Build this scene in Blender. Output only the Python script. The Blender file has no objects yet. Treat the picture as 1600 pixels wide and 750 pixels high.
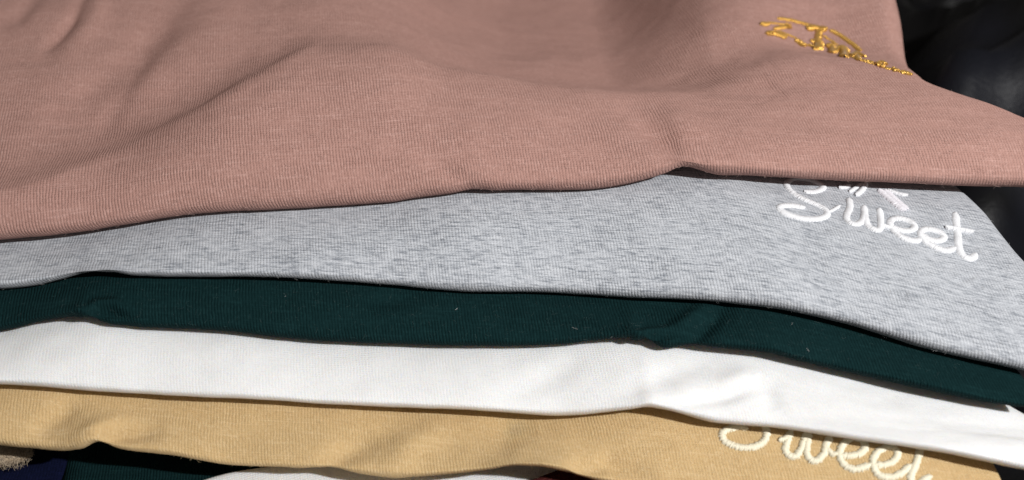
import bpy, math, random
import numpy as np
from mathutils import Vector, Matrix
from mathutils.bvhtree import BVHTree

random.seed(7)
rng = np.random.default_rng(11)
S = bpy.context.scene
COL = S.collection

# ------------------------------------------------------------------ camera
PITCH = math.radians(35.0)
CAM = np.array([0.0, -0.270, 0.189])
FPX = 1931.0                                   # focal length in pixels of the 1600 px wide photograph
cd = bpy.data.cameras.new('camera')
cam = bpy.data.objects.new('camera', cd)
COL.objects.link(cam)
cam.location = CAM
cam.rotation_euler = (math.pi / 2 - PITCH, 0, 0)
cd.sensor_width = 36.0
cd.lens = 36.0 * FPX / 1600.0
cd.clip_start = 0.005
cd.clip_end = 50
cd.dof.use_dof = True
cd.dof.focus_distance = 0.322
cd.dof.aperture_fstop = 8.5
S.camera = cam

# ------------------------------------------------------------------ light: one small bright lamp over the right shoulder, dim warm room
W = bpy.data.worlds.new('World')
S.world = W
W.use_nodes = True
bg = W.node_tree.nodes['Background']
bg.inputs[0].default_value = (1.0, .94, .88, 1)
bg.inputs[1].default_value = 0.19
LAMP = Vector((0.50, -0.580, 0.660)).normalized()*0.80
ll = bpy.data.lights.new('lamp', 'AREA')
ll.shape = 'DISK'
ll.size = 0.020
ll.energy = 7.9
ll.color = (1.0, .985, .965)
lo = bpy.data.objects.new('lamp', ll)
COL.objects.link(lo)
lo.location = LAMP
lo.rotation_euler = LAMP.to_track_quat('Z', 'Y').to_euler()

S.view_settings.view_transform = 'Standard'
S.view_settings.look = 'None'
S.view_settings.exposure = 0.0
S.view_settings.gamma = 1.0

# ------------------------------------------------------------------ helpers
cp, sp = math.cos(PITCH), math.sin(PITCH)
def ray(px, py):
    """direction of sight through a point of the photograph"""
    a = (px - 800.0) / FPX
    b = (375.0 - py) / FPX
    return np.stack([np.asarray(a) + 0 * np.asarray(b), cp + b * sp + 0 * np.asarray(a), -sp + b * cp + 0 * np.asarray(a)], -1)
def at(px, py, Y):
    """the point seen at (px, py) on the upright plane at distance Y"""
    d = ray(px, py)
    return CAM + d * ((Y - CAM[1]) / d[..., 1])[..., None]
def project(p):
    q = p - CAM
    dep = q[..., 1] * cp - q[..., 2] * sp
    up = q[..., 1] * sp + q[..., 2] * cp
    return 800 + FPX * q[..., 0] / dep, 375 - FPX * up / dep

def pchip(xs, ys):
    xs = np.asarray(xs, float); ys = np.asarray(ys, float)
    h = np.diff(xs); dl = np.diff(ys) / h
    m = np.zeros_like(ys)
    m[0], m[-1] = dl[0], dl[-1]
    for i in range(1, len(xs) - 1):
        if dl[i-1] * dl[i] > 0:
            w1, w2 = 2*h[i] + h[i-1], h[i] + 2*h[i-1]
            m[i] = (w1 + w2) / (w1/dl[i-1] + w2/dl[i])
    def f(x):
        x = np.clip(x, xs[0], xs[-1])
        i = np.clip(np.searchsorted(xs, x) - 1, 0, len(xs) - 2)
        t = (x - xs[i]) / h[i]
        return ((1+2*t)*(1-t)**2*ys[i] + t*(1-t)**2*h[i]*m[i] + t*t*(3-2*t)*ys[i+1] + t*t*(t-1)*h[i]*m[i+1])
    return f

def waves(scale, n=26, seed=0, stretch=(1, 1)):
    """smooth random relief: a sum of plane waves, about -1..1"""
    r = np.random.default_rng(seed)
    k = r.normal(size=(n, 2)); k /= np.linalg.norm(k, axis=1)[:, None]
    k *= (2*np.pi/scale) * r.uniform(.5, 1.5, (n, 1)); k[:, 0] *= stretch[0]; k[:, 1] *= stretch[1]
    ph = r.uniform(0, 6.28, n)
    def f(x, y):
        o = 0
        for i in range(n):
            o = o + np.sin(k[i, 0]*x + k[i, 1]*y + ph[i])
        return o / math.sqrt(n/2) * .6
    return f

def smooth(x):
    x = np.clip(x, 0, 1)
    return x*x*(3-2*x)

def link_mesh(name, verts, faces, mat, parent=None, uv=None, smooth_shade=True):
    me = bpy.data.meshes.new(name)
    me.from_pydata([tuple(v) for v in verts], [], [tuple(f) for f in faces])
    if uv is not None:
        ul = me.uv_layers.new(name='cloth')
        li = np.zeros(len(me.loops), dtype=np.int32)
        me.loops.foreach_get('vertex_index', li)
        ul.data.foreach_set('uv', np.asarray(uv, dtype=np.float32)[li].ravel())
    me.polygons.foreach_set('use_smooth', [smooth_shade]*len(me.polygons))
    me.materials.append(mat)
    me.update()
    ob = bpy.data.objects.new(name, me)
    COL.objects.link(ob)
    if parent: ob.parent = parent
    return ob

def tag(o, label, cat, group=None, kind=None):
    o['label'] = label; o['category'] = cat
    if group: o['group'] = group
    if kind: o['kind'] = kind

# ------------------------------------------------------------------ materials
class N:
    def __init__(s, name):
        s.m = bpy.data.materials.new(name); s.m.use_nodes = True
        s.t = s.m.node_tree; s.p = s.t.nodes['Principled BSDF']
    def new(s, typ, **kw):
        n = s.t.nodes.new(typ)
        for k, v in kw.items(): setattr(n, k, v)
        return n
    def l(s, a, b): s.t.links.new(a, b)
    def val(s, sock, x):
        if isinstance(x, bpy.types.NodeSocket): s.l(x, sock)
        else: sock.default_value = x
    def math(s, op, a, b=0.0, c=0.0):
        n = s.new('ShaderNodeMath', operation=op)
        for q, x in zip(n.inputs, (a, b, c)): s.val(q, x)
        return n.outputs[0]
    def mix(s, f, a, b):
        n = s.new('ShaderNodeMix', data_type='RGBA')
        s.val(n.inputs[0], f)
        for q, x in ((n.inputs[6], a), (n.inputs[7], b)):
            if isinstance(x, bpy.types.NodeSocket): s.l(x, q)
            else: q.default_value = (*x, 1)
        return n.outputs[2]
    def noise(s, vec, scale, detail=3.0, rough=.55):
        n = s.new('ShaderNodeTexNoise')
        s.l(vec, n.inputs['Vector']); n.inputs['Scale'].default_value = scale
        n.inputs['Detail'].default_value = detail; n.inputs['Roughness'].default_value = rough
        return n.outputs['Fac']
    def scaled(s, vec, x, y, z=1.0):
        n = s.new('ShaderNodeVectorMath', operation='MULTIPLY')
        s.l(vec, n.inputs[0]); n.inputs[1].default_value = (x, y, z)
        return n.outputs[0]
    def step(s, v, a, b):
        n = s.new('ShaderNodeMapRange', interpolation_type='SMOOTHSTEP')
        s.l(v, n.inputs[0]); n.inputs[1].default_value = a; n.inputs[2].default_value = b
        return n.outputs[0]

def jersey(name, base, light, dark, slub=.5, heather=0.0, rib=1.0, pitch=.00078, sheen=.25, sss=0.0, lean=.14):
    """single jersey knit: upright wales, fine courses, slub yarn streaks along the courses"""
    k = N(name)
    uv = k.new('ShaderNodeUVMap'); uv.uv_map = 'cloth'
    uvo = uv.outputs[0]
    wob = k.noise(uvo, 260, 2)
    sep = k.new('ShaderNodeSeparateXYZ'); k.l(uvo, sep.inputs[0])
    u = k.math('ADD', sep.outputs[0], k.math('MULTIPLY', k.math('SUBTRACT', wob, .5), .0007))
    u = k.math('ADD', u, k.math('MULTIPLY', sep.outputs[1], lean))
    v = k.math('ADD', sep.outputs[1], k.math('MULTIPLY', k.math('SUBTRACT', k.noise(uvo, 190, 2), .5), .0012))
    uu = k.math('MULTIPLY', u, math.pi/pitch)
    wale = k.math('ABSOLUTE', k.math('SINE', uu))
    wale = k.math('POWER', wale, .7)
    # the two legs of each stitch lean against one another
    leg = k.math('ABSOLUTE', k.math('SUBTRACT', k.math('FRACT', k.math('DIVIDE', u, pitch)), .5))
    course = k.math('SINE', k.math('ADD', k.math('MULTIPLY', v, 2*math.pi/(pitch*.82)), k.math('MULTIPLY', leg, 5.0)))
    cell = k.new('ShaderNodeCombineXYZ')
    k.l(k.math('FLOOR', k.math('DIVIDE', u, pitch*.5)), cell.inputs[0])
    k.l(k.math('FLOOR', k.math('DIVIDE', v, pitch*.82)), cell.inputs[1])
    wn = k.new('ShaderNodeTexWhiteNoise', noise_dimensions='2D'); k.l(cell.outputs[0], wn.inputs['Vector'])
    stitch = wn.outputs['Value']
    patch = k.step(k.noise(k.scaled(uvo, 60, 190), 1.0, 2), .34, .62)
    yarn = k.noise(k.scaled(uvo, 350, 2600), 1.0, 3)
    fuzz = k.noise(uvo, 5200, 2)
    h = k.math('MULTIPLY', wale, k.math('MULTIPLY', k.math('ADD', k.math('MULTIPLY', patch, .6), .55), rib))
    h = k.math('ADD', h, k.math('MULTIPLY', stitch, .28))
    h = k.math('ADD', h, k.math('MULTIPLY', course, .22))
    h = k.math('ADD', h, k.math('MULTIPLY', yarn, .9))
    h = k.math('ADD', h, k.math('MULTIPLY', fuzz, .35))
    b = k.new('ShaderNodeBump'); b.inputs['Strength'].default_value = .75; b.inputs['Distance'].default_value = .00016
    k.l(h, b.inputs['Height']); k.l(b.outputs[0], k.p.inputs['Normal'])
    # colour: yarns dyed a little lighter and darker, drawn out along the courses
    s1 = k.noise(k.scaled(uvo, 75, 1500), 1.0, 3, .6)
    s2 = k.noise(k.scaled(uvo, 210, 1900), 1.0, 2, .6)
    c = k.mix(k.math('MULTIPLY', k.step(s1, .52, .74), slub), base, light)
    c = k.mix(k.math('MULTIPLY', k.step(s2, .54, .76), slub*.8), c, dark)
    c = k.mix(k.math('MULTIPLY', k.step(stitch, .72, 1.0), .35), c, light)
    c = k.mix(k.math('MULTIPLY', k.step(stitch, .30, .0), .30), c, dark)
    if heather:
        h1 = k.noise(k.scaled(uvo, 150, 1500), 1.0, 4, .66)
        h2 = k.noise(k.scaled(uvo, 380, 2600), 1.0, 3, .68)
        h3 = k.noise(uvo, 45, 3)
        mm = k.math('ADD', k.math('ADD', k.math('MULTIPLY', h1, .42), k.math('MULTIPLY', h2, .48)), k.math('MULTIPLY', k.math('SUBTRACT', h3, .5), .10))
        mm = k.math('ADD', mm, k.math('MULTIPLY', k.math('SUBTRACT', stitch, .1), .06))
        c = k.mix(k.math('MULTIPLY', k.step(mm, .445, .60), heather), c, dark)
        c = k.mix(k.math('MULTIPLY', k.step(k.math('SUBTRACT', 1.0, mm), .52, .68), heather*.6), c, light)
    k.l(c, k.p.inputs['Base Color'])
    k.p.inputs['Roughness'].default_value = .92
    k.p.inputs['Specular IOR Level'].default_value = .12 if base[1] > .1 else .05
    k.p.inputs['Sheen Weight'].default_value = sheen
    if sss:
        k.p.inputs['Subsurface Weight'].default_value = sss
        k.p.inputs['Subsurface Radius'].default_value = (1.0, .80, .60)
        k.p.inputs['Subsurface Scale'].default_value = .0035
    k.p.inputs['Sheen Roughness'].default_value = .5
    k.p.inputs['Sheen Tint'].default_value = (*[min(1, x*1.5+.05) for x in base], 1)
    return k.m

def thread(name, col, rough=.38, spec=.5):
    k = N(name)
    tc = k.new('ShaderNodeTexCoord')
    n = k.noise(tc.outputs['Object'], 2500, 2)
    k.l(k.mix(n, [x*.86 for x in col], [min(1, x*1.1) for x in col]), k.p.inputs['Base Color'])
    k.p.inputs['Roughness'].default_value = rough
    k.p.inputs['Specular IOR Level'].default_value = spec
    k.p.inputs['Sheen Weight'].default_value = .15
    return k.m

M = {}
M['rose'] = jersey('rose_jersey', (.392, .226, .192), (.53, .335, .295), (.255, .138, .115), slub=.55, rib=1.45)
M['grey'] = jersey('heather_grey_jersey', (.470, .492, .530), (.64, .66, .70), (.20, .218, .25), slub=.3, heather=1.0, rib=1.2)
M['green'] = jersey('bottle_green_jersey', (.0045, .0190, .0205), (.009, .033, .035), (.002, .011, .012), slub=.6, rib=1.9, sheen=.015)
M['white'] = jersey('white_jersey', (.775, .78, .785), (.82, .82, .82), (.71, .71, .72), slub=.4, rib=.5, sheen=.08, sss=.4)
M['tan'] = jersey('tan_jersey', (.55, .388, .198), (.68, .515, .305), (.43, .285, .13), slub=.55, rib=1.1, sss=.25)
M['navy'] = jersey('navy_jersey', (.004, .006, .024), (.008, .011, .045), (.002, .003, .010), slub=.6, sheen=.05)
M['maroon'] = jersey('maroon_jersey', (.060, .014, .012), (.10, .03, .025), (.03, .008, .008), slub=.5, sheen=.05)
M['beige'] = jersey('beige_fleece', (.42, .33, .23), (.55, .45, .33), (.22, .14, .08), slub=.9)
M['white_thread'] = thread('white_thread', (.72, .73, .76), .5)
M['cream_thread'] = thread('cream_thread', (.76, .71, .56), .45)
M['gold_thread'] = thread('gold_thread', (.66, .37, .065), .30, 1.0)
M['gold_thread'].node_tree.nodes['Principled BSDF'].inputs['Metallic'].default_value = .65
M['lilac_thread'] = thread('lilac_thread', (.72, .71, .76), .5)

k = N('black_cloth')
tc = k.new('ShaderNodeTexCoord')
n1 = k.noise(tc.outputs['Object'], 14, 4)
k.l(k.mix(k.step(n1, .4, .7), (.0024, .0023, .0025), (.0060, .0066, .0100)), k.p.inputs['Base Color'])
k.p.inputs['Roughness'].default_value = .48
k.p.inputs['Specular IOR Level'].default_value = .16
b = k.new('ShaderNodeBump'); b.inputs['Strength'].default_value = .4; b.inputs['Distance'].default_value = .0006
k.l(k.noise(tc.outputs['Object'], 900, 3), b.inputs['Height']); k.l(b.outputs[0], k.p.inputs['Normal'])
M['black'] = k.m

# ------------------------------------------------------------------ folded garments
XL, XR = -0.185, 0.175
class Edge:
    """front fold of a garment: its lowest seen line, traced, then laid at its own distance"""
    def __init__(s, pts, depth, r):
        pts = np.array(pts, float)
        d = pchip(*zip(*depth))
        # finer trace in between
        P = at(pts[:, 0], pts[:, 1], d(pts[:, 0]))
        fy, fz = pchip(P[:, 0], P[:, 1]), pchip(P[:, 0], P[:, 2])
        X = np.linspace(P[0, 0], P[-1, 0], 900)
        Y, Z = fy(X), fz(X)
        ker = np.exp(-np.linspace(-2, 2, 5)**2); ker /= ker.sum()
        sm = lambda a: np.convolve(np.pad(a, 2, 'edge'), ker, 'valid')
        s.X, s.Y, s.Z, s.r = X, sm(Y) + r*sp, sm(Z) + r*cp, r      # centre of the lip
    def y(s, x): return np.interp(x, s.X, s.Y)
    def z(s, x): return np.interp(x, s.X, s.Z)

def crease_field(px, py, pts, w, amp):
    """a fold line: gaussian section, fading out to both ends"""
    pts = np.array(pts, float)
    seg = np.linalg.norm(np.diff(pts, axis=0), axis=1); cum = np.r_[0, np.cumsum(seg)]; L = cum[-1]
    best = np.full(px.shape, 1e9); par = np.zeros(px.shape)
    for i in range(len(seg)):
        a, b = pts[i], pts[i+1]
        t = np.clip(((px-a[0])*(b[0]-a[0]) + (py-a[1])*(b[1]-a[1])) / seg[i]**2, 0, 1)
        d = np.hypot(px-a[0]-t*(b[0]-a[0]), py-a[1]-t*(b[1]-a[1]))
        m = d < best
        best = np.where(m, d, best); par = np.where(m, (cum[i]+t*seg[i])/L, par)
    return amp*np.exp(-(best/w)**2)*(np.sin(np.pi*np.clip(par*.86+.07, 0, 1))**.7)

def normals_of(P):
    du = np.gradient(P, axis=0); dv = np.gradient(P, axis=1)
    n = np.cross(du, dv); n /= np.linalg.norm(n, axis=-1, keepdims=True) + 1e-12
    return n

def corner(q, power):
    """a rounded quarter turn from upright to level, evenly spaced: fractions across and up"""
    th = np.linspace(0, math.pi/2, 3000); pw = 2/power
    y, z = 1-np.cos(th)**pw, np.sin(th)**pw
    L = np.r_[0, np.cumsum(np.hypot(np.diff(y), np.diff(z)))]; L /= L[-1]
    return np.interp(q, L, y), np.interp(q, L, z)

YBACK = 0.19
SAG = .10                # the pile sinks a little towards its back
def garment(name, mat, edge, top, nface, creases=(), noise_amp=.00025, xr=None, xl=XL, seed=1, power=1.5, ends=(.012, .008), ncol=620, extra=None):
    """top(X, w) gives (Y, Z) of the upper side for w 0..1 from the front of the lip to the back"""
    s = np.linspace(0, 1, ncol)[:, None]
    nb, nl = 10, 12
    R = edge.r
    nt_ = nface
    X = xl + s*((XR if xr is None else xr(np.zeros(1))[0]) - xl) + np.zeros((1, nb+nl+nt_))
    for it in range(6):
        yc, zc = edge.y(X), edge.z(X)
        Y = np.empty_like(X); Z = np.empty_like(X)
        tb = np.linspace(1, 0, nb, endpoint=False)
        Y[:, :nb] = yc[:, :nb] + (YBACK-yc[:, :nb])*tb**2
        Z[:, :nb] = (zc-R)[:, :nb] - SAG*np.clip(Y[:, :nb], 0, 1)
        a = np.linspace(0, math.pi/2, nl)
        Y[:, nb:nb+nl] = yc[:, nb:nb+nl] - R*np.sin(a)
        Z[:, nb:nb+nl] = zc[:, nb:nb+nl] - R*np.cos(a)
        w = np.linspace(0, 1, nt_+1)[1:]
        y, z = top(X[:, nb+nl:], w[None, :])
        Y[:, nb+nl:], Z[:, nb+nl:] = y, z
        if xr is None: break
        X = xl + s*(xr(Y) - xl)
    lim = XR if xr is None else xr(Y)
    e = np.clip((X-(lim-ends[1]))/ends[1], 0, 1)
    e2 = np.clip(((xl+ends[0])-X)/ends[0], 0, 1)
    Z = zc + (Z-zc)*np.sqrt(np.clip(1-e**2, 0, 1))*np.sqrt(np.clip(1-e2**2, 0, 1))
    P = np.stack([X, Y, Z], -1)
    nrm = normals_of(P)
    if nrm[ncol//2, nb+nl+4, 1] > 0: nrm = -nrm
    px, py = project(P)
    arc = np.cumsum(np.r_['1', np.zeros((ncol, 1)), np.linalg.norm(np.diff(P, axis=1), axis=-1)], axis=1)
    arc -= arc[:, nb+nl:nb+nl+1]
    vis = np.zeros(X.shape); vis[:, nb:] = 1; vis[:, nb-4:nb] = np.array([.15, .4, .7, .9])
    D = np.zeros(X.shape)
    for c in creases: D += crease_field(px, py, *c)
    D *= vis
    nz = waves(.035, seed=seed, stretch=(.8, 1.1)); nz2 = waves(.010, seed=seed+50)
    D += (noise_amp*nz(X, arc) + noise_amp*.18*nz2(X, arc))*vis
    D *= (1-e)*(1-e2)
    P = P + nrm*D[..., None]
    a0, a1 = nb+3, nb+nl+26                      # relax the roll where the lip runs into the face
    for it in range(25):
        P[:, a0:a1] = .25*P[:, a0-1:a1-1] + .5*P[:, a0:a1] + .25*P[:, a0+1:a1+1]
    if extra: P = extra(P)
    nr = P.shape[1]
    idx = np.arange(ncol*nr).reshape(ncol, nr)
    i2 = np.roll(idx, -1, axis=1)
    F = np.stack([idx[:-1], idx[1:], i2[1:], i2[:-1]], -1).reshape(-1, 4)
    UV = np.stack([X, arc], -1).reshape(-1, 2)
    ob = link_mesh(name, P.reshape(-1, 3), F, mat, uv=UV)
    return ob, P

def face_top(edge, upper, gap, power, back=None):
    """from the lip up to where the garment above rests on it, then back underneath"""
    g = pchip(*zip(*gap))
    dx = upper.X[1]-upper.X[0]
    def soft(a, width):
        m = int(2.5*width/dx); k = np.exp(-.5*(np.arange(-m, m+1)*dx/width)**2); k /= k.sum()
        return np.convolve(np.pad(a, m, 'edge'), k, 'valid')
    ys_, zs_ = soft(upper.Y, .009), soft(np.minimum(soft(upper.Z, .010), upper.Z+.0004), .003)
    def f(X, w):
        yf, zf = edge.y(X)-edge.r, edge.z(X)
        yt = np.interp(X, upper.X, ys_) + .003
        zt = np.interp(X, upper.X, zs_) - upper.r - g(X)
        q = np.clip(w/.82, 0, 1)
        cy, cz = corner(q, power)
        Y = yf + (yt-yf)*cy
        Z = zf + (zt-zf)*cz
        t = np.clip((w-.82)/.18, 0, 1)
        Y = Y + (YBACK-yt)*t**1.6
        return Y, Z - SAG*np.clip(Y, 0, 1)
    return f

# -- traced fold lines (photograph pixels, 1600 x 750)
e_rose = Edge([(-420, 400), (-200, 390), (0, 376), (75, 370), (150, 359.5), (225, 349), (300, 337), (375, 329), (450, 325), (525, 321), (600, 318.7), (660, 310), (712, 302), (739, 298.5), (787, 299), (850, 297.5), (919, 295), (975, 289), (1010, 281), (1040, 271), (1064, 262.5), (1078, 264.5), (1100, 270), (1160, 273), (1225, 279), (1350, 284), (1506, 292), (1600, 294), (1800, 300)],
              [(-420, -.016), (0, -.010), (600, -.002), (1050, .001), (1600, .004), (1800, .005)], .0042)
e_grey = Edge([(-420, 462), (-200, 458), (0, 452), (56, 447), (112, 435), (150, 428.5), (175, 428.5), (206, 432.6), (300, 434), (450, 435.6), (600, 446), (700, 453), (800, 457), (900, 462), (1000, 467), (1100, 471.5), (1200, 480), (1300, 502), (1450, 545), (1585, 577), (1700, 600), (1850, 630)],
              [(-420, -.024), (0, -.022), (800, -.022), (1200, -.030), (1600, -.045), (1850, -.052)], .0036)
e_green = Edge([(-420, 530), (-200, 530), (0, 518), (75, 501), (100, 497), (128, 492), (140, 499), (157, 506), (190, 510.5), (225, 513), (337, 518), (450, 529), (550, 537), (650, 540.5), (800, 541.5), (875, 539), (940, 532), (970, 529), (987, 525), (1000, 533), (1014, 538), (1044, 543), (1112, 544), (1199, 552), (1244, 565), (1337, 587), (1431, 606), (1562, 634), (1600, 640), (1850, 682)],
               [(-420, -.032), (0, -.030), (800, -.032), (1200, -.039), (1600, -.052), (1850, -.058)], .0034)
e_white = Edge([(-420, 592), (-200, 596), (0, 602), (75, 606), (150, 613), (262, 621), (375, 624), (500, 633), (600, 637), (725, 642), (762, 645), (856, 652), (912, 650), (960, 645), (990, 641.5), (1013, 638), (1035, 644), (1067, 650), (1124, 664), (1225, 673.5), (1375, 694), (1450, 705), (1600, 735), (1850, 780)],
               [(-420, -.042), (0, -.042), (800, -.045), (1200, -.052), (1600, -.062), (1850, -.067)], .0036)
e_tan = Edge([(-420, 690), (-200, 692), (0, 696), (45, 701.6), (94, 705), (124, 702), (154, 694.5), (168, 699), (187, 703.5), (262, 711), (375, 731.6), (450, 733), (500, 735), (600, 744), (650, 747), (687, 745), (744, 739), (815, 729.5), (840, 730), (875, 736), (912, 749), (1000, 762), (1200, 775), (1400, 788), (1600, 805), (1850, 830)],
             [(-420, -.050), (0, -.050), (600, -.056), (1200, -.062), (1600, -.068), (1850, -.072)], .0038)

# -- the rose shirt lies loose on top: front roll, crest, then a lumpy back
cr = [(-420, 330, -.012), (-200, 320, -.008), (0, 300, -.004), (150, 255, .005), (280, 200, .012), (380, 140, .022), (490, 85, .034), (600, 80, .036), (700, 112, .032), (800, 130, .029), (1000, 152, .026), (1100, 156, .026), (1180, 128, .034), (1260, 98, .042), (1340, 104, .041), (1430, 122, .034), (1600, 176, .022), (1800, 235, .010)]
crP = at(*(np.array([c[i] for c in cr], float) for i in (0, 1, 2)))
order = np.argsort(crP[:, 0])
crY, crZ = pchip(crP[order, 0], crP[order, 1]), pchip(crP[order, 0], crP[order, 2])
def px_at(px, Y=.03, z=.03):      # sideways distance of a photograph column at some depth
    return (px-800)/FPX*((Y-CAM[1])*cp-(z-CAM[2])*sp)
dip = pchip([px_at(p) for p in (-400, 0, 300, 480, 620, 760, 900, 1060, 1150, 1220, 1300, 1450, 1800)], [.001, .0015, .0028, .0032, .003, .003, .003, .003, .003, .0035, .006, .004, .001])
zback = pchip([px_at(p) for p in (-400, 0, 300, 520, 680, 800, 960, 1205, 1400, 1800)], [.028, .031, .034, .030, .0125, .0055, .0050, .036, .041, .030])
def rose_top(X, w):
    yf, zf = e_rose.y(X)-e_rose.r, e_rose.z(X)
    yk, zk = crY(X), crZ(X)
    q = np.clip(w/.5, 0, 1); cy, cz = corner(q, 1.55)
    Y = yf + (yk-yf)*cy
    Z = zf + (zk-zf)*cz
    t = np.clip((w-.5)/.5, 0, 1)
    Y = Y + (YBACK-yk)*(.55*t + .45*t**2.2)
    d = np.clip(Y-yk, 0, 1)
    fall = np.tanh((np.sqrt(d**2+.005**2)-.005)/.070)/.89       # drops at once behind the crest, then levels out
    dz = zback(X)-zk
    g = np.where(dz < 0, dz*fall, dz*smooth(d/.10))
    g = g - dip(X)*np.exp(-((d-.022)/.017)**2)*(1-np.exp(-(d/.010)**2))
    return Y, Z + np.where(t > 0, g, 0)
rose_xr = pchip([-.05, .008, .022, .036, .053, .078, .12, .2], [.168, .162, .1402, .1182, .1168, .1200, .124, .128])

rose, roseP = garment('folded_shirt', M['rose'], e_rose, rose_top, 230, seed=3, noise_amp=.00035, xr=rose_xr, creases=[
    ([(985, 178), (1030, 210), (1075, 240), (1092, 262)], 21, -.00210),
    ([(1030, 165), (1085, 205), (1130, 245)], 24, .0010),
    ([(950, 205), (1000, 240), (1050, 262)], 24, .0007),
    ([(1196, 96), (1214, 110)], 5, -.0002), ([(1188, 122), (1208, 134)], 5, -.0002),
    ([(20, 130), (60, 150), (140, 150)], 7, -.0004), ([(0, 90), (40, 100), (80, 92)], 8, -.0004), ([(60, 200), (140, 192), (210, 200)], 7, -.0003),
    ([(0, 175), (50, 180), (110, 172)], 6, -.0003), ([(330, 30), (380, 22), (420, 40)], 10, -.0003), ([(560, 30), (640, 50), (760, 44)], 22, -.0005), ([(820, 60), (930, 84), (1060, 66)], 18, .0005),
    ([(860, 110), (960, 130), (1080, 128)], 14, -.0004),
    ([(90, 275), (250, 205), (330, 165), (400, 125), (490, 70)], 9, 0.00081),
    ([(150, 235), (300, 150), (440, 40)], 30, -.00075),
    ([(130, 0), (110, 34), (68, 74)], 10, -0.00176),
    ([(160, -10), (150, 30), (100, 80)], 16, 0.00162),
    ([(-20, 38), (25, 26), (60, -8)], 14, -0.00162),
    ([(290, -10), (210, 90), (110, 165)], 30, -0.00216),
    ([(230, 90), (180, 170), (150, 215)], 16, -0.00081),
    ([(390, -10), (290, 70), (190, 160)], 30, 0.00135),
    ([(665, 250), (705, 272), (750, 292)], 14, -0.00081),
    ([(320, 240), (420, 250), (560, 225)], 40, 0.00068),
])
tag(rose, 'dusty rose folded shirt with gold embroidery, topmost of the stack', 'shirt', 'folded shirts stacked in a pile')

grey_xr = pchip([-.1, -.05, -.035, -.02, -.01, 0, .02, .2], [.156, .1450, .1400, .1345, .1310, .1285, .125, .116])
pk = np.random.default_rng(5)
def pucker(x0, x1, y0, slope, n, amp):
    out = []
    for q in range(n):
        x = pk.uniform(x0, x1); y = y0 + (x-x0)*slope + pk.uniform(-45, 45); a = pk.normal(.25, .5); L = pk.uniform(10, 26)
        out.append(([(x-L*math.cos(a), y-L*math.sin(a)), (x+L*math.cos(a), y+L*math.sin(a))], pk.uniform(4, 8), amp*pk.uniform(.5, 1)*pk.choice([-1, 1])))
    return out
grey, greyP = garment('folded_shirt', M['grey'], e_grey, face_top(e_grey, e_rose, [(-.2, .0028), (-.12, .0022), (-.06, .0014), (0, .0012), (.04, .0022), (.08, .0030), (.2, .0032)], 1.5), 150, seed=5, noise_amp=.0003, xr=grey_xr, creases=[
    *pucker(1215, 1530, 300, .33, 30, .00024),
    ([(120, 420), (160, 400), (230, 385)], 18, -0.00081),
    ([(440, 350), (700, 370), (900, 360)], 40, 0.00068),
])
tag(grey, 'heather grey folded shirt with white Sweet lettering, right under the rose shirt', 'shirt', 'folded shirts stacked in a pile')

green_xr = pchip([-.1, -.055, -.045, -.03, 0, .2], [.1240, .1240, .1240, .1205, .115, .108])
green, greenP = garment('folded_shirt', M['green'], e_green, face_top(e_green, e_grey, [(-.2, .0010), (0, .0012), (.2, .0014)], 1.6), 130, seed=8, noise_amp=.0003, xr=green_xr, ends=(.012, .005), creases=[
    ([(118, 496), (150, 476), (180, 474), (200, 486)], 8, 0.00159),
    ([(140, 500), (170, 490), (205, 500)], 10, -0.00159),
    ([(975, 531), (1010, 520), (1045, 517)], 7, 0.00140),
    ([(1000, 536), (1035, 527), (1070, 520)], 8, -0.00159),
    ([(1030, 540), (1065, 510), (1110, 480)], 14, 0.00176),
    ([(1080, 535), (1105, 505), (1130, 485)], 16, -0.00176),
    ([(560, 480), (600, 470), (660, 462)], 16, -0.00105),
])
tag(green, 'bottle green folded shirt between the grey shirt and the white shirt', 'shirt', 'folded shirts stacked in a pile')

white_xr = pchip([-.12, -.062, -.052, -.035, .2], [.16, .155, .132, .118, .108])
white, whiteP = garment('folded_shirt', M['white'], e_white, face_top(e_white, e_green, [(-.2, .0014), (-.1, .0018), (0, .0020), (.07, .0026), (.13, .0036), (.2, .0040)], 1.55), 130, seed=12, noise_amp=.00035, xr=white_xr, creases=[
    ([(1035, 640), (1070, 632), (1130, 622), (1175, 606)], 11, -0.00135),
    ([(1180, 590), (1200, 610), (1215, 640)], 16, -0.00081),
    ([(1120, 600), (1160, 592), (1190, 590)], 16, 0.00108),
    ([(790, 620), (860, 590), (920, 560)], 22, -0.00068),
    ([(960, 620), (1040, 590), (1110, 562)], 20, -0.00081),
])
tag(white, 'plain white folded shirt between the bottle green shirt and the tan shirt', 'shirt', 'folded shirts stacked in a pile')

tan_xr = pchip([-.1, -.06, -.03, .2], [.1176, .1176, .115, .108])
tan, tanP = garment('folded_shirt', M['tan'], e_tan, face_top(e_tan, e_white, [(-.2, .0022), (0, .0036), (.06, .0030), (.2, .0044)], 1.55), 130, seed=17, noise_amp=.0004, xr=tan_xr, ends=(.012, .004), creases=[
    ([(50, 680), (85, 655), (120, 630)], 18, -0.00202),
    ([(150, 692), (185, 680), (240, 674)], 14, -0.00202),
    ([(110, 690), (150, 672), (190, 655)], 16, 0.00162),
    ([(500, 735), (545, 705), (590, 680)], 22, -0.00202),
    ([(600, 740), (640, 700), (690, 665)], 26, 0.00162),
    ([(900, 735), (950, 725), (1010, 745)], 16, -0.00202),
    ([(760, 700), (800, 670), (840, 660)], 26, -0.00121),
])
tag(tan, 'tan folded shirt with cream Sweet lettering, under the white shirt', 'shirt', 'folded shirts stacked in a pile')

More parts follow.
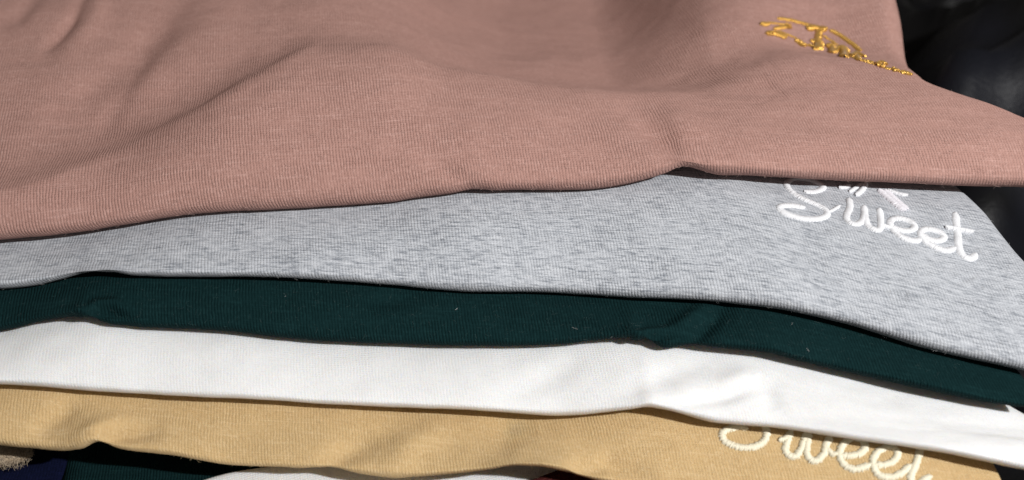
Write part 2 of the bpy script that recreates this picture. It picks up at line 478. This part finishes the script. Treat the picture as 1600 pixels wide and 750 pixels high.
# ------------------------------------------------------------------ garments lying under the stack
def slab(name, mat, c, size, rot, h, amp, seed, rad=.006, tilt=(0, 0), n=(120, 70)):
    """flat folded cloth: rounded rim all round, gently uneven top"""
    nx, ny = n
    a = np.linspace(-1, 1, nx); bq = np.linspace(-1, 1, ny)
    A, B = np.meshgrid(a, bq, indexing='ij')
    sx, sy = size
    x, y = A*sx, B*sy
    ex = np.clip((np.abs(x)-(sx-rad))/rad, 0, 1); ey = np.clip((np.abs(y)-(sy-rad))/rad, 0, 1)
    prof = np.sqrt(np.clip(1-ex**2, 0, 1))*np.sqrt(np.clip(1-ey**2, 0, 1))
    f = waves(.05, seed=seed); f2 = waves(.016, seed=seed+9)
    zt = h/2*prof + (amp*f(x, y) + amp*.25*f2(x, y))*prof
    zb = -h/2*prof
    edge_w = waves(.04, seed=seed+3)
    x = x + .0012*edge_w(y, y*0+.3); y = y + .0012*edge_w(x*0+.7, x)
    ca, sa = math.cos(rot), math.sin(rot)
    def place(z):
        X = c[0] + ca*x - sa*y; Y = c[1] + sa*x + ca*y
        return np.stack([X, Y, c[2] + z + tilt[0]*(X-c[0]) + tilt[1]*(Y-c[1])], -1)
    T, U = place(zt), place(zb)
    V = np.concatenate([T.reshape(-1, 3), U.reshape(-1, 3)])
    i = np.arange(nx*ny).reshape(nx, ny); j = i + nx*ny
    q = lambda m: np.stack([m[:-1, :-1], m[1:, :-1], m[1:, 1:], m[:-1, 1:]], -1).reshape(-1, 4)
    F = np.concatenate([q(i), q(j)[:, ::-1]])
    uv = np.stack([x, y], -1).reshape(-1, 2)
    return link_mesh(name, V, F, mat, uv=np.concatenate([uv, uv]))

low_green = slab('folded_shirt', M['green'], (-.0330, .010, -.0565), (.088, .120), .03, .014, .0006, 31, tilt=(0, -.1))
tag(low_green, 'dark green folded shirt below the tan shirt, beside navy cloth', 'shirt', 'folded shirts peeking out below the stack')
def below(px, py, z):             # the point seen at (px, py) on a level plane
    d = ray(px, py); return CAM + d*((z-CAM[2])/d[2])
def strip(edge_px, z, half, length, rot, h, mat, seed, along):
    p = below(*edge_px, z + h/2)
    ax = np.array([math.cos(rot), math.sin(rot)]); ay = np.array([-ax[1], ax[0]])
    c = p[:2] + ax*half + ay*along
    return slab('folded_shirt', mat, (c[0], c[1], z), (half, length), rot, h, .0004, seed, rad=h*.5)
low_white = strip((345, 741), -.0405, .050, .085, -1.33, .005, M['white'], 32, .045)
tag(low_white, 'white folded shirt peeking out below the bottom edge of the tan shirt', 'shirt', 'folded shirts peeking out below the stack')
low_maroon = strip((810, 744), -.0360, .050, .060, -1.33, .004, M['maroon'], 33, .035)
tag(low_maroon, 'dark maroon folded shirt peeking out beneath the middle of the tan shirt', 'shirt', 'folded shirts peeking out below the stack')
navy = slab('folded_cloth', M['navy'], (-.1615, .0, -.052), (.048, .115), .0, .010, .0012, 34)
tag(navy, 'navy blue cloth below the left end of the tan shirt', 'cloth')
rag = slab('cloth_scrap', M['beige'], (-.1350, -.0395, -.0385), (.0115, .0060), .35, .009, .0026, 35, rad=.006, n=(40, 30))
tag(rag, 'small beige fleecy scrap at left, under the tan shirt on navy cloth', 'scrap')

# ------------------------------------------------------------------ black cloth under and behind
nx, ny = 260, 240
gx, gy = np.meshgrid(np.linspace(-.75, .95, nx), np.linspace(-.6, 1.3, ny), indexing='ij')
f1, f2, f3 = waves(.16, seed=61), waves(.07, seed=62, stretch=(.6, 1.2)), waves(.03, seed=63, stretch=(.6, 1.3))
ridge = lambda v: 1-np.abs(v)
mask = smooth((gx-.10)/.06)*smooth((gy+.02)/.08) + smooth((gy-.2)/.1)
mask = np.clip(mask, 0, 1)
gz = -.064 + mask*(.016 + .022*f1(gx, gy) + .034*ridge(f2(gx, gy)) + .006*f3(gx, gy))
i = np.arange(nx*ny).reshape(nx, ny)
black = link_mesh('black_cloth', np.stack([gx, gy, gz], -1).reshape(-1, 3), np.stack([i[:-1, :-1], i[1:, :-1], i[1:, 1:], i[:-1, 1:]], -1).reshape(-1, 4), M['black'])
tag(black, 'crumpled black cloth spread under and behind the stack of shirts', 'cloth')

# ------------------------------------------------------------------ embroidery
def bvh_of(P):
    nc, nr = P.shape[:2]
    i = np.arange(nc*nr).reshape(nc, nr)
    F = np.stack([i[:-1, :-1], i[1:, :-1], i[1:, 1:], i[:-1, 1:]], -1).reshape(-1, 4)
    return BVHTree.FromPolygons([Vector(p) for p in P.reshape(-1, 3)], F.tolist())
def catmull(pts, per=14):
    p = np.array(pts, float)
    if len(p) < 3:
        t = np.linspace(0, 1, per)[:, None]
        return p[0]*(1-t) + p[-1]*t
    q = np.vstack([2*p[0]-p[1], p, 2*p[-1]-p[-2]])
    out = []
    for a, b, c, d in zip(q, q[1:], q[2:], q[3:]):
        for t in np.linspace(0, 1, per, endpoint=False):
            out.append(.5*((2*b)+(-a+c)*t+(2*a-5*b+4*c-d)*t*t+(-a+3*b-3*c+d)*t**3))
    out.append(p[-1])
    return np.array(out)

class Stitches:
    def __init__(s, look=(.000115, .00018, .00010)): s.V, s.F, s.look = [], [], look
    def tube(s, pts, r, sides=5):
        n0 = len(s.V); pts = [Vector(p) for p in pts]; m = len(pts); a = None
        for i, p in enumerate(pts):
            t = (pts[min(i+1, m-1)]-pts[max(i-1, 0)]).normalized()
            a = t.orthogonal().normalized() if a is None else (a - t*a.dot(t)).normalized(); b = t.cross(a)
            rr = r*(.6 if i in (0, m-1) else 1)
            for k in range(sides):
                an = 2*math.pi*k/sides
                s.V.append(p + (a*math.cos(an)+b*math.sin(an))*rr)
        for i in range(m-1):
            for k in range(sides):
                k2 = (k+1) % sides
                s.F.append((n0+i*sides+k, n0+i*sides+k2, n0+(i+1)*sides+k2, n0+(i+1)*sides+k))
    def satin(s, bvh, pts, half, height, gap=None, r=None, slant=.22, jitter=None):
        """threads laid side by side across the line, arched over a padding cord"""
        gap = gap or s.look[0]; r = r or s.look[1]; jitter = jitter or s.look[2]
        pix = catmull(pts)
        hits = []
        for x, y in pix:
            d = Vector(ray(x, y)).normalized()
            loc, nor, _, _ = bvh.ray_cast(Vector(CAM), d)
            if loc is None: continue
            if nor.dot(d) > 0: nor = -nor
            hits.append((loc, nor))
        if len(hits) < 2: return
        L = [0]
        for a, b in zip(hits, hits[1:]): L.append(L[-1]+(b[0]-a[0]).length)
        n = max(3, int(L[-1]/gap))
        prev = None
        core = []
        for i in range(n+1):
            d = L[-1]*i/n
            k = min(max(np.searchsorted(L, d)-1, 0), len(hits)-2)
            t = (d-L[k])/max(1e-9, L[k+1]-L[k])
            p = hits[k][0].lerp(hits[k+1][0], t); nrm = hits[k][1].lerp(hits[k+1][1], t).normalized()
            tan_ = (hits[min(k+2, len(hits)-1)][0]-hits[max(k-1, 0)][0]).normalized()
            side = nrm.cross(tan_).normalized()
            dirv = (side + tan_*slant).normalized()
            wv = half(i/n) if callable(half) else half
            tp = min(1, .40+.60*math.sin(math.pi*.5*min(1, min(i, n-i)*gap/.0009)))
            wv = wv*tp
            wa, wb = wv + random.uniform(-1, 1)*jitter, wv + random.uniform(-1, 1)*jitter
            hh = height*random.uniform(.9, 1.1)
            s.tube([p-dirv*wa-nrm*.0001, p-dirv*wa*.72+nrm*hh*.55, p+nrm*hh, p+dirv*wb*.72+nrm*hh*.55, p+dirv*wb-nrm*.0001], r*random.uniform(.85, 1.15))
            core.append(p+nrm*height*.3)
        s.tube(core[2:-2:3] if len(core) > 14 else core, min(height*.45, .0003), 6)
    def tuft(s, bvh, x, y, rx, ry, n, length=.0016, height=.0009, r=.0001):
        """a dense knot of short loose loops of thread"""
        for i in range(int(n*1.5)):
            a = random.uniform(0, 6.283); q = math.sqrt(random.random())
            d = Vector(ray(x+rx*q*math.cos(a), y+ry*q*math.sin(a))).normalized()
            loc, nor, _, _ = bvh.ray_cast(Vector(CAM), d)
            if loc is None: continue
            if nor.dot(d) > 0: nor = -nor
            t = nor.orthogonal().normalized(); t.rotate(Matrix.Rotation(random.uniform(0, 6.283), 3, nor))
            l = length*random.uniform(.6, 1.2); h = height*random.uniform(.6, 1.3)
            s.tube([loc-t*l*.5, loc-t*l*.32+nor*h*.7, loc+nor*h, loc+t*l*.32+nor*h*.7, loc+t*l*.5], r*random.uniform(.8, 1.2), 4)
    def build(s, name, mat, parent):
        return link_mesh(name, s.V, s.F, mat, parent)

def embroidery(shirt, P, letters, mat, name='embroidery', label=None, look=(.000115, .00018, .00010)):
    root = bpy.data.objects.new(name, None); COL.objects.link(root); root.parent = shirt
    if label: root['label'] = label
    bvh = bvh_of(P)
    for nm, strokes in letters:
        st = Stitches(look)
        for q in strokes:
            if q[0] == 'tuft': st.tuft(bvh, *q[1:])
            else: st.satin(bvh, *q)
        if st.V: st.build(nm, mat if not isinstance(mat, dict) else mat.get(nm, mat['']), root)
    return root

def G(ox, oy, sc, pts): return [(ox+x/sc, oy+y/sc) for x, y in pts]
# white lettering on the grey shirt
g = lambda *p: G(1200, 260, 4.69, p)
H, HH = .00088, .0004
letters = [
    ('letter', [(g((265, 185), (330, 188), (385, 172), (405, 150), (380, 130), (300, 100), (210, 90), (150, 110), (140, 150), (190, 200), (270, 245), (350, 280), (410, 310), (435, 340), (415, 370), (340, 388), (240, 380), (150, 355), (95, 325), (85, 300), (120, 288), (190, 290), (268, 305))  , .00088, HH)]),
    ('letter', [(g((445, 335), (480, 318), (525, 290)), .0004, .0003), (g((595, 240), (600, 300), (575, 365), (590, 405), (640, 425), (690, 400), (705, 350), (705, 295)), H, HH),
                (g((705, 295), (712, 360), (730, 430), (790, 468), (825, 450), (825, 390), (818, 315)), H, HH), (g((825, 430), (860, 440), (900, 455)), .0006, .0005)]),
    ('letter', [(g((905, 445), (980, 470), (1040, 470), (1075, 445), (1050, 410), (980, 385), (920, 385), (895, 415), (920, 470), (985, 520), (1060, 545), (1120, 540)), H, HH)]),
    ('letter', [(g((1130, 500), (1190, 540), (1255, 545), (1290, 520), (1260, 485), (1190, 462), (1135, 465), (1120, 500), (1160, 555), (1240, 600), (1310, 618), (1370, 600)), H, HH)]),
    ('letter', [(g((1375, 345), (1380, 420), (1390, 500), (1395, 570), (1410, 630), (1450, 670), (1495, 672), (1525, 645)), .0010, HH), (g((1300, 450), (1380, 462), (1500, 485)), .0006, .0008)]),
    ('stitched_mark', [(g((520, 160), (560, 155), (600, 145)), .0006, .0006), (g((595, 190), (640, 160), (690, 130)), .0005, .0005), (g((640, 215), (680, 185), (720, 130)), .0007, .0007)]),
]
embroidery(grey, greyP, letters, M['white_thread'], label='white satin stitched script word Sweet')
embroidery(grey, greyP, [('stitched_cone', [(g((815, 175), (900, 250), (1000, 330)), .0010, .0005), (g((860, 180), (930, 245), (1020, 320)), .0010, .0005)]), ('stitched_rim', [(g((880, 178), (960, 205), (1020, 215)), .0005, .0005)])],
           {'': M['lilac_thread'], 'stitched_rim': M['white_thread']}, name='emblem', label='pale lilac stitched cone half hidden by the rose shirt')
# cream lettering on the tan shirt
g = lambda *p: G(1100, 640, 4.444, p)
H, HH = .00086, .00050
letters = [
    ('letter', [(g((300, 140), (240, 120), (160, 140), (125, 170), (140, 215), (200, 250), (290, 265), (370, 250), (420, 215), (435, 160), (420, 110), (380, 70)), H, HH)]),
    ('letter', [(g((520, 215), (560, 205), (600, 175)), .0007, .0006), (g((605, 150), (580, 220), (565, 280), (590, 320), (635, 325), (670, 280), (690, 230), (720, 160)), H, HH), (g((730, 160), (715, 240), (715, 310), (750, 355), (800, 345), (840, 290), (850, 240), (880, 190)), H, HH), (g((850, 260), (880, 305), (920, 315)), .0007, .0006)]),
    ('letter', [(g((960, 320), (1030, 320), (1090, 300), (1120, 255), (1090, 210), (1020, 200), (960, 250), (940, 310), (960, 370), (1020, 410), (1080, 410), (1150, 385)), H, HH)]),
    ('letter', [(g((1190, 385), (1270, 380), (1330, 345), (1340, 290), (1290, 260), (1220, 285), (1175, 340), (1180, 410), (1230, 460), (1300, 470), (1370, 440), (1430, 390)), H, HH)]),
    ('letter', [(g((1500, 260), (1490, 320), (1460, 400), (1435, 470), (1440, 520), (1490, 520), (1550, 475), (1580, 470)), H, HH)]),
]
embroidery(tan, tanP, letters, M['cream_thread'], label='cream satin stitched script word Sweet', look=(.00027, .00024, .00022))
# gold emblem on the rose shirt
g = lambda *p: G(1180, 10, 6.146, p)
def T(x, y, rx, ry, n): return ('tuft', 1180+x/6.146, 10+y/6.146, rx/6.146, ry/6.146, n)
gold = [
    ('arc', [(g((215, 115), (330, 130), (450, 160), (560, 190), (690, 210)), 0.00057, 0.00033), (g((720, 228), (790, 262), (880, 325), (950, 375), (1010, 430)), 0.00068, 0.00033)]),
    ('letter', [(g((50, 168), (90, 172), (135, 178)), 0.00095, 0.00066), (g((120, 155), (200, 165), (280, 175)), 0.00027, 0.00022), (g((175, 218), (250, 203), (310, 200)), 0.00068, 0.00044), (g((290, 170), (318, 190), (340, 215)), 0.00081, 0.00066), T(320, 200, 20, 16, 8)]),
    ('letter', [(g((105, 265), (150, 258), (210, 272), (290, 312)), 0.00095, 0.00066), T(150, 268, 40, 10, 10), (g((130, 245), (220, 252), (310, 285)), 0.00054, 0.00033), (g((215, 262), (260, 275), (300, 295)), 0.00068, 0.00055), (g((230, 240), (320, 275), (390, 305)), 0.00027, 0.00022), (g((388, 322), (430, 350), (465, 390)), 0.00095, 0.00066), (g((430, 352), (470, 368), (492, 380)), 0.00068, 0.00055)]),
    ('letter', [(g((495, 215), (560, 205), (620, 222), (690, 222)), 0.00122, 0.00088), (g((540, 190), (560, 205), (575, 225)), 0.00081, 0.00066), (g((640, 235), (615, 250), (605, 290), (600, 330)), 0.00108, 0.00077), (g((535, 332), (590, 338), (640, 350)), 0.00095, 0.00066), (g((600, 330), (610, 370), (595, 415)), 0.00162, 0.00099), (g((560, 405), (600, 408), (645, 395)), 0.00108, 0.00077), T(600, 375, 36, 24, 18), T(640, 228, 36, 14, 12), (g((515, 372), (550, 390)), 0.00081, 0.00055)]),
    ('letter', [(g((690, 378), (725, 385), (745, 412), (738, 452)), 0.00122, 0.00088), (g((738, 440), (775, 430), (800, 395)), 0.00081, 0.00066), (g((800, 395), (835, 405), (860, 440), (852, 492)), 0.00135, 0.00088), T(722, 390, 26, 14, 8), T(838, 430, 22, 22, 10)]),
    ('letter', [(g((925, 485), (970, 462), (1030, 488)), 0.00122, 0.00088), (g((965, 450), (980, 490), (1000, 525)), 0.00081, 0.00066), T(975, 480, 40, 16, 14), (g((1030, 520), (1080, 530), (1130, 545)), 0.00068, 0.00044)]),
    ('letter', [(g((1165, 572), (1205, 550), (1250, 568)), 0.00122, 0.00088), (g((1225, 540), (1210, 590)), 0.00068, 0.00066), T(1205, 560, 34, 16, 12), (g((1240, 590), (1300, 605)), 0.00054, 0.00033), (g((1320, 600), (1345, 615), (1375, 625)), 0.00095, 0.00066)]),
    ('letter', [(g((1400, 630), (1450, 640), (1500, 662)), 0.00081, 0.00055)]),
    ('outline', [(g((660, 285), (720, 325), (790, 370)), 0.00027, 0.00022), (g((870, 465), (1000, 515), (1150, 560), (1300, 600), (1420, 640)), 0.00027, 0.00022)]),
]
embroidery(rose, roseP, gold, M['gold_thread'], label='gold stitched emblem sunk in a fold', look=(.00016, .00017, .00030))

# ------------------------------------------------------------------ lint: short stray fibres caught on the knit
def lint(shirt, P, boxes, n, mat, r, name='lint', seed=1, lift=.0004):
    rr = random.Random(seed); st = Stitches(); bvh = P if isinstance(P, BVHTree) else bvh_of(P)
    for q in range(n):
        (x0, y0, x1, y1) = boxes[q % len(boxes)]
        d = Vector(ray(rr.uniform(x0, x1), rr.uniform(y0, y1))).normalized()
        loc, nor, _, _ = bvh.ray_cast(Vector(CAM), d)
        if loc is None: continue
        if nor.dot(d) > 0: nor = -nor
        t = nor.orthogonal().normalized(); t.rotate(Matrix.Rotation(rr.uniform(0, 6.28), 3, nor))
        b = nor.cross(t); l = rr.uniform(.0005, .0016)
        st.tube([loc+nor*.00005, loc+t*l*.4+nor*lift*rr.uniform(.3, 1)+b*l*rr.uniform(-.2, .2), loc+t*l+nor*lift*rr.uniform(.2, 1.4)+b*l*rr.uniform(-.4, .4)], r*rr.uniform(.7, 1.3), 3)
    o = st.build(name, mat, shirt); o['kind'] = 'stuff'
    return o
M['pale_lint'] = thread('pale_lint', (.75, .75, .74), .7, .2)
M['rose_lint'] = thread('rose_lint', (.62, .42, .37), .7, .2)
M['tan_lint'] = thread('tan_lint', (.72, .56, .33), .7, .2)
M['green_lint'] = thread('green_lint', (.03, .075, .075), .7, .2)
lint(green, greenP, [(0, 440, 1000, 530), (900, 480, 1500, 600)], 7, M['pale_lint'], .000022, seed=2, lift=.0002)
lint(green, greenP, [(0, 440, 1000, 530), (900, 480, 1500, 600)], 900, M['green_lint'], .000022, seed=6, name='fuzz')
lint(rose, roseP, [(0, 60, 1580, 330), (0, 200, 800, 370), (700, 200, 1580, 290)], 2600, M['rose_lint'], .000022, seed=3, name='fuzz', lift=.0005)
lint(grey, greyP, [(0, 320, 1580, 560)], 1800, M['pale_lint'], .000020, seed=4, name='fuzz', lift=.0005)
lint(tan, tanP, [(0, 610, 1540, 745)], 1200, M['tan_lint'], .000022, seed=5, name='fuzz', lift=.0005)
rag_bvh = BVHTree.FromPolygons([v.co.copy() for v in rag.data.vertices], [tuple(p.vertices) for p in rag.data.polygons])
M['beige_lint'] = thread('beige_lint', (.45, .36, .26), .8, .1)
lint(rag, rag_bvh, [(0, 694, 50, 730)], 420, M['beige_lint'], .00005, seed=8, name='fuzz', lift=.0012)
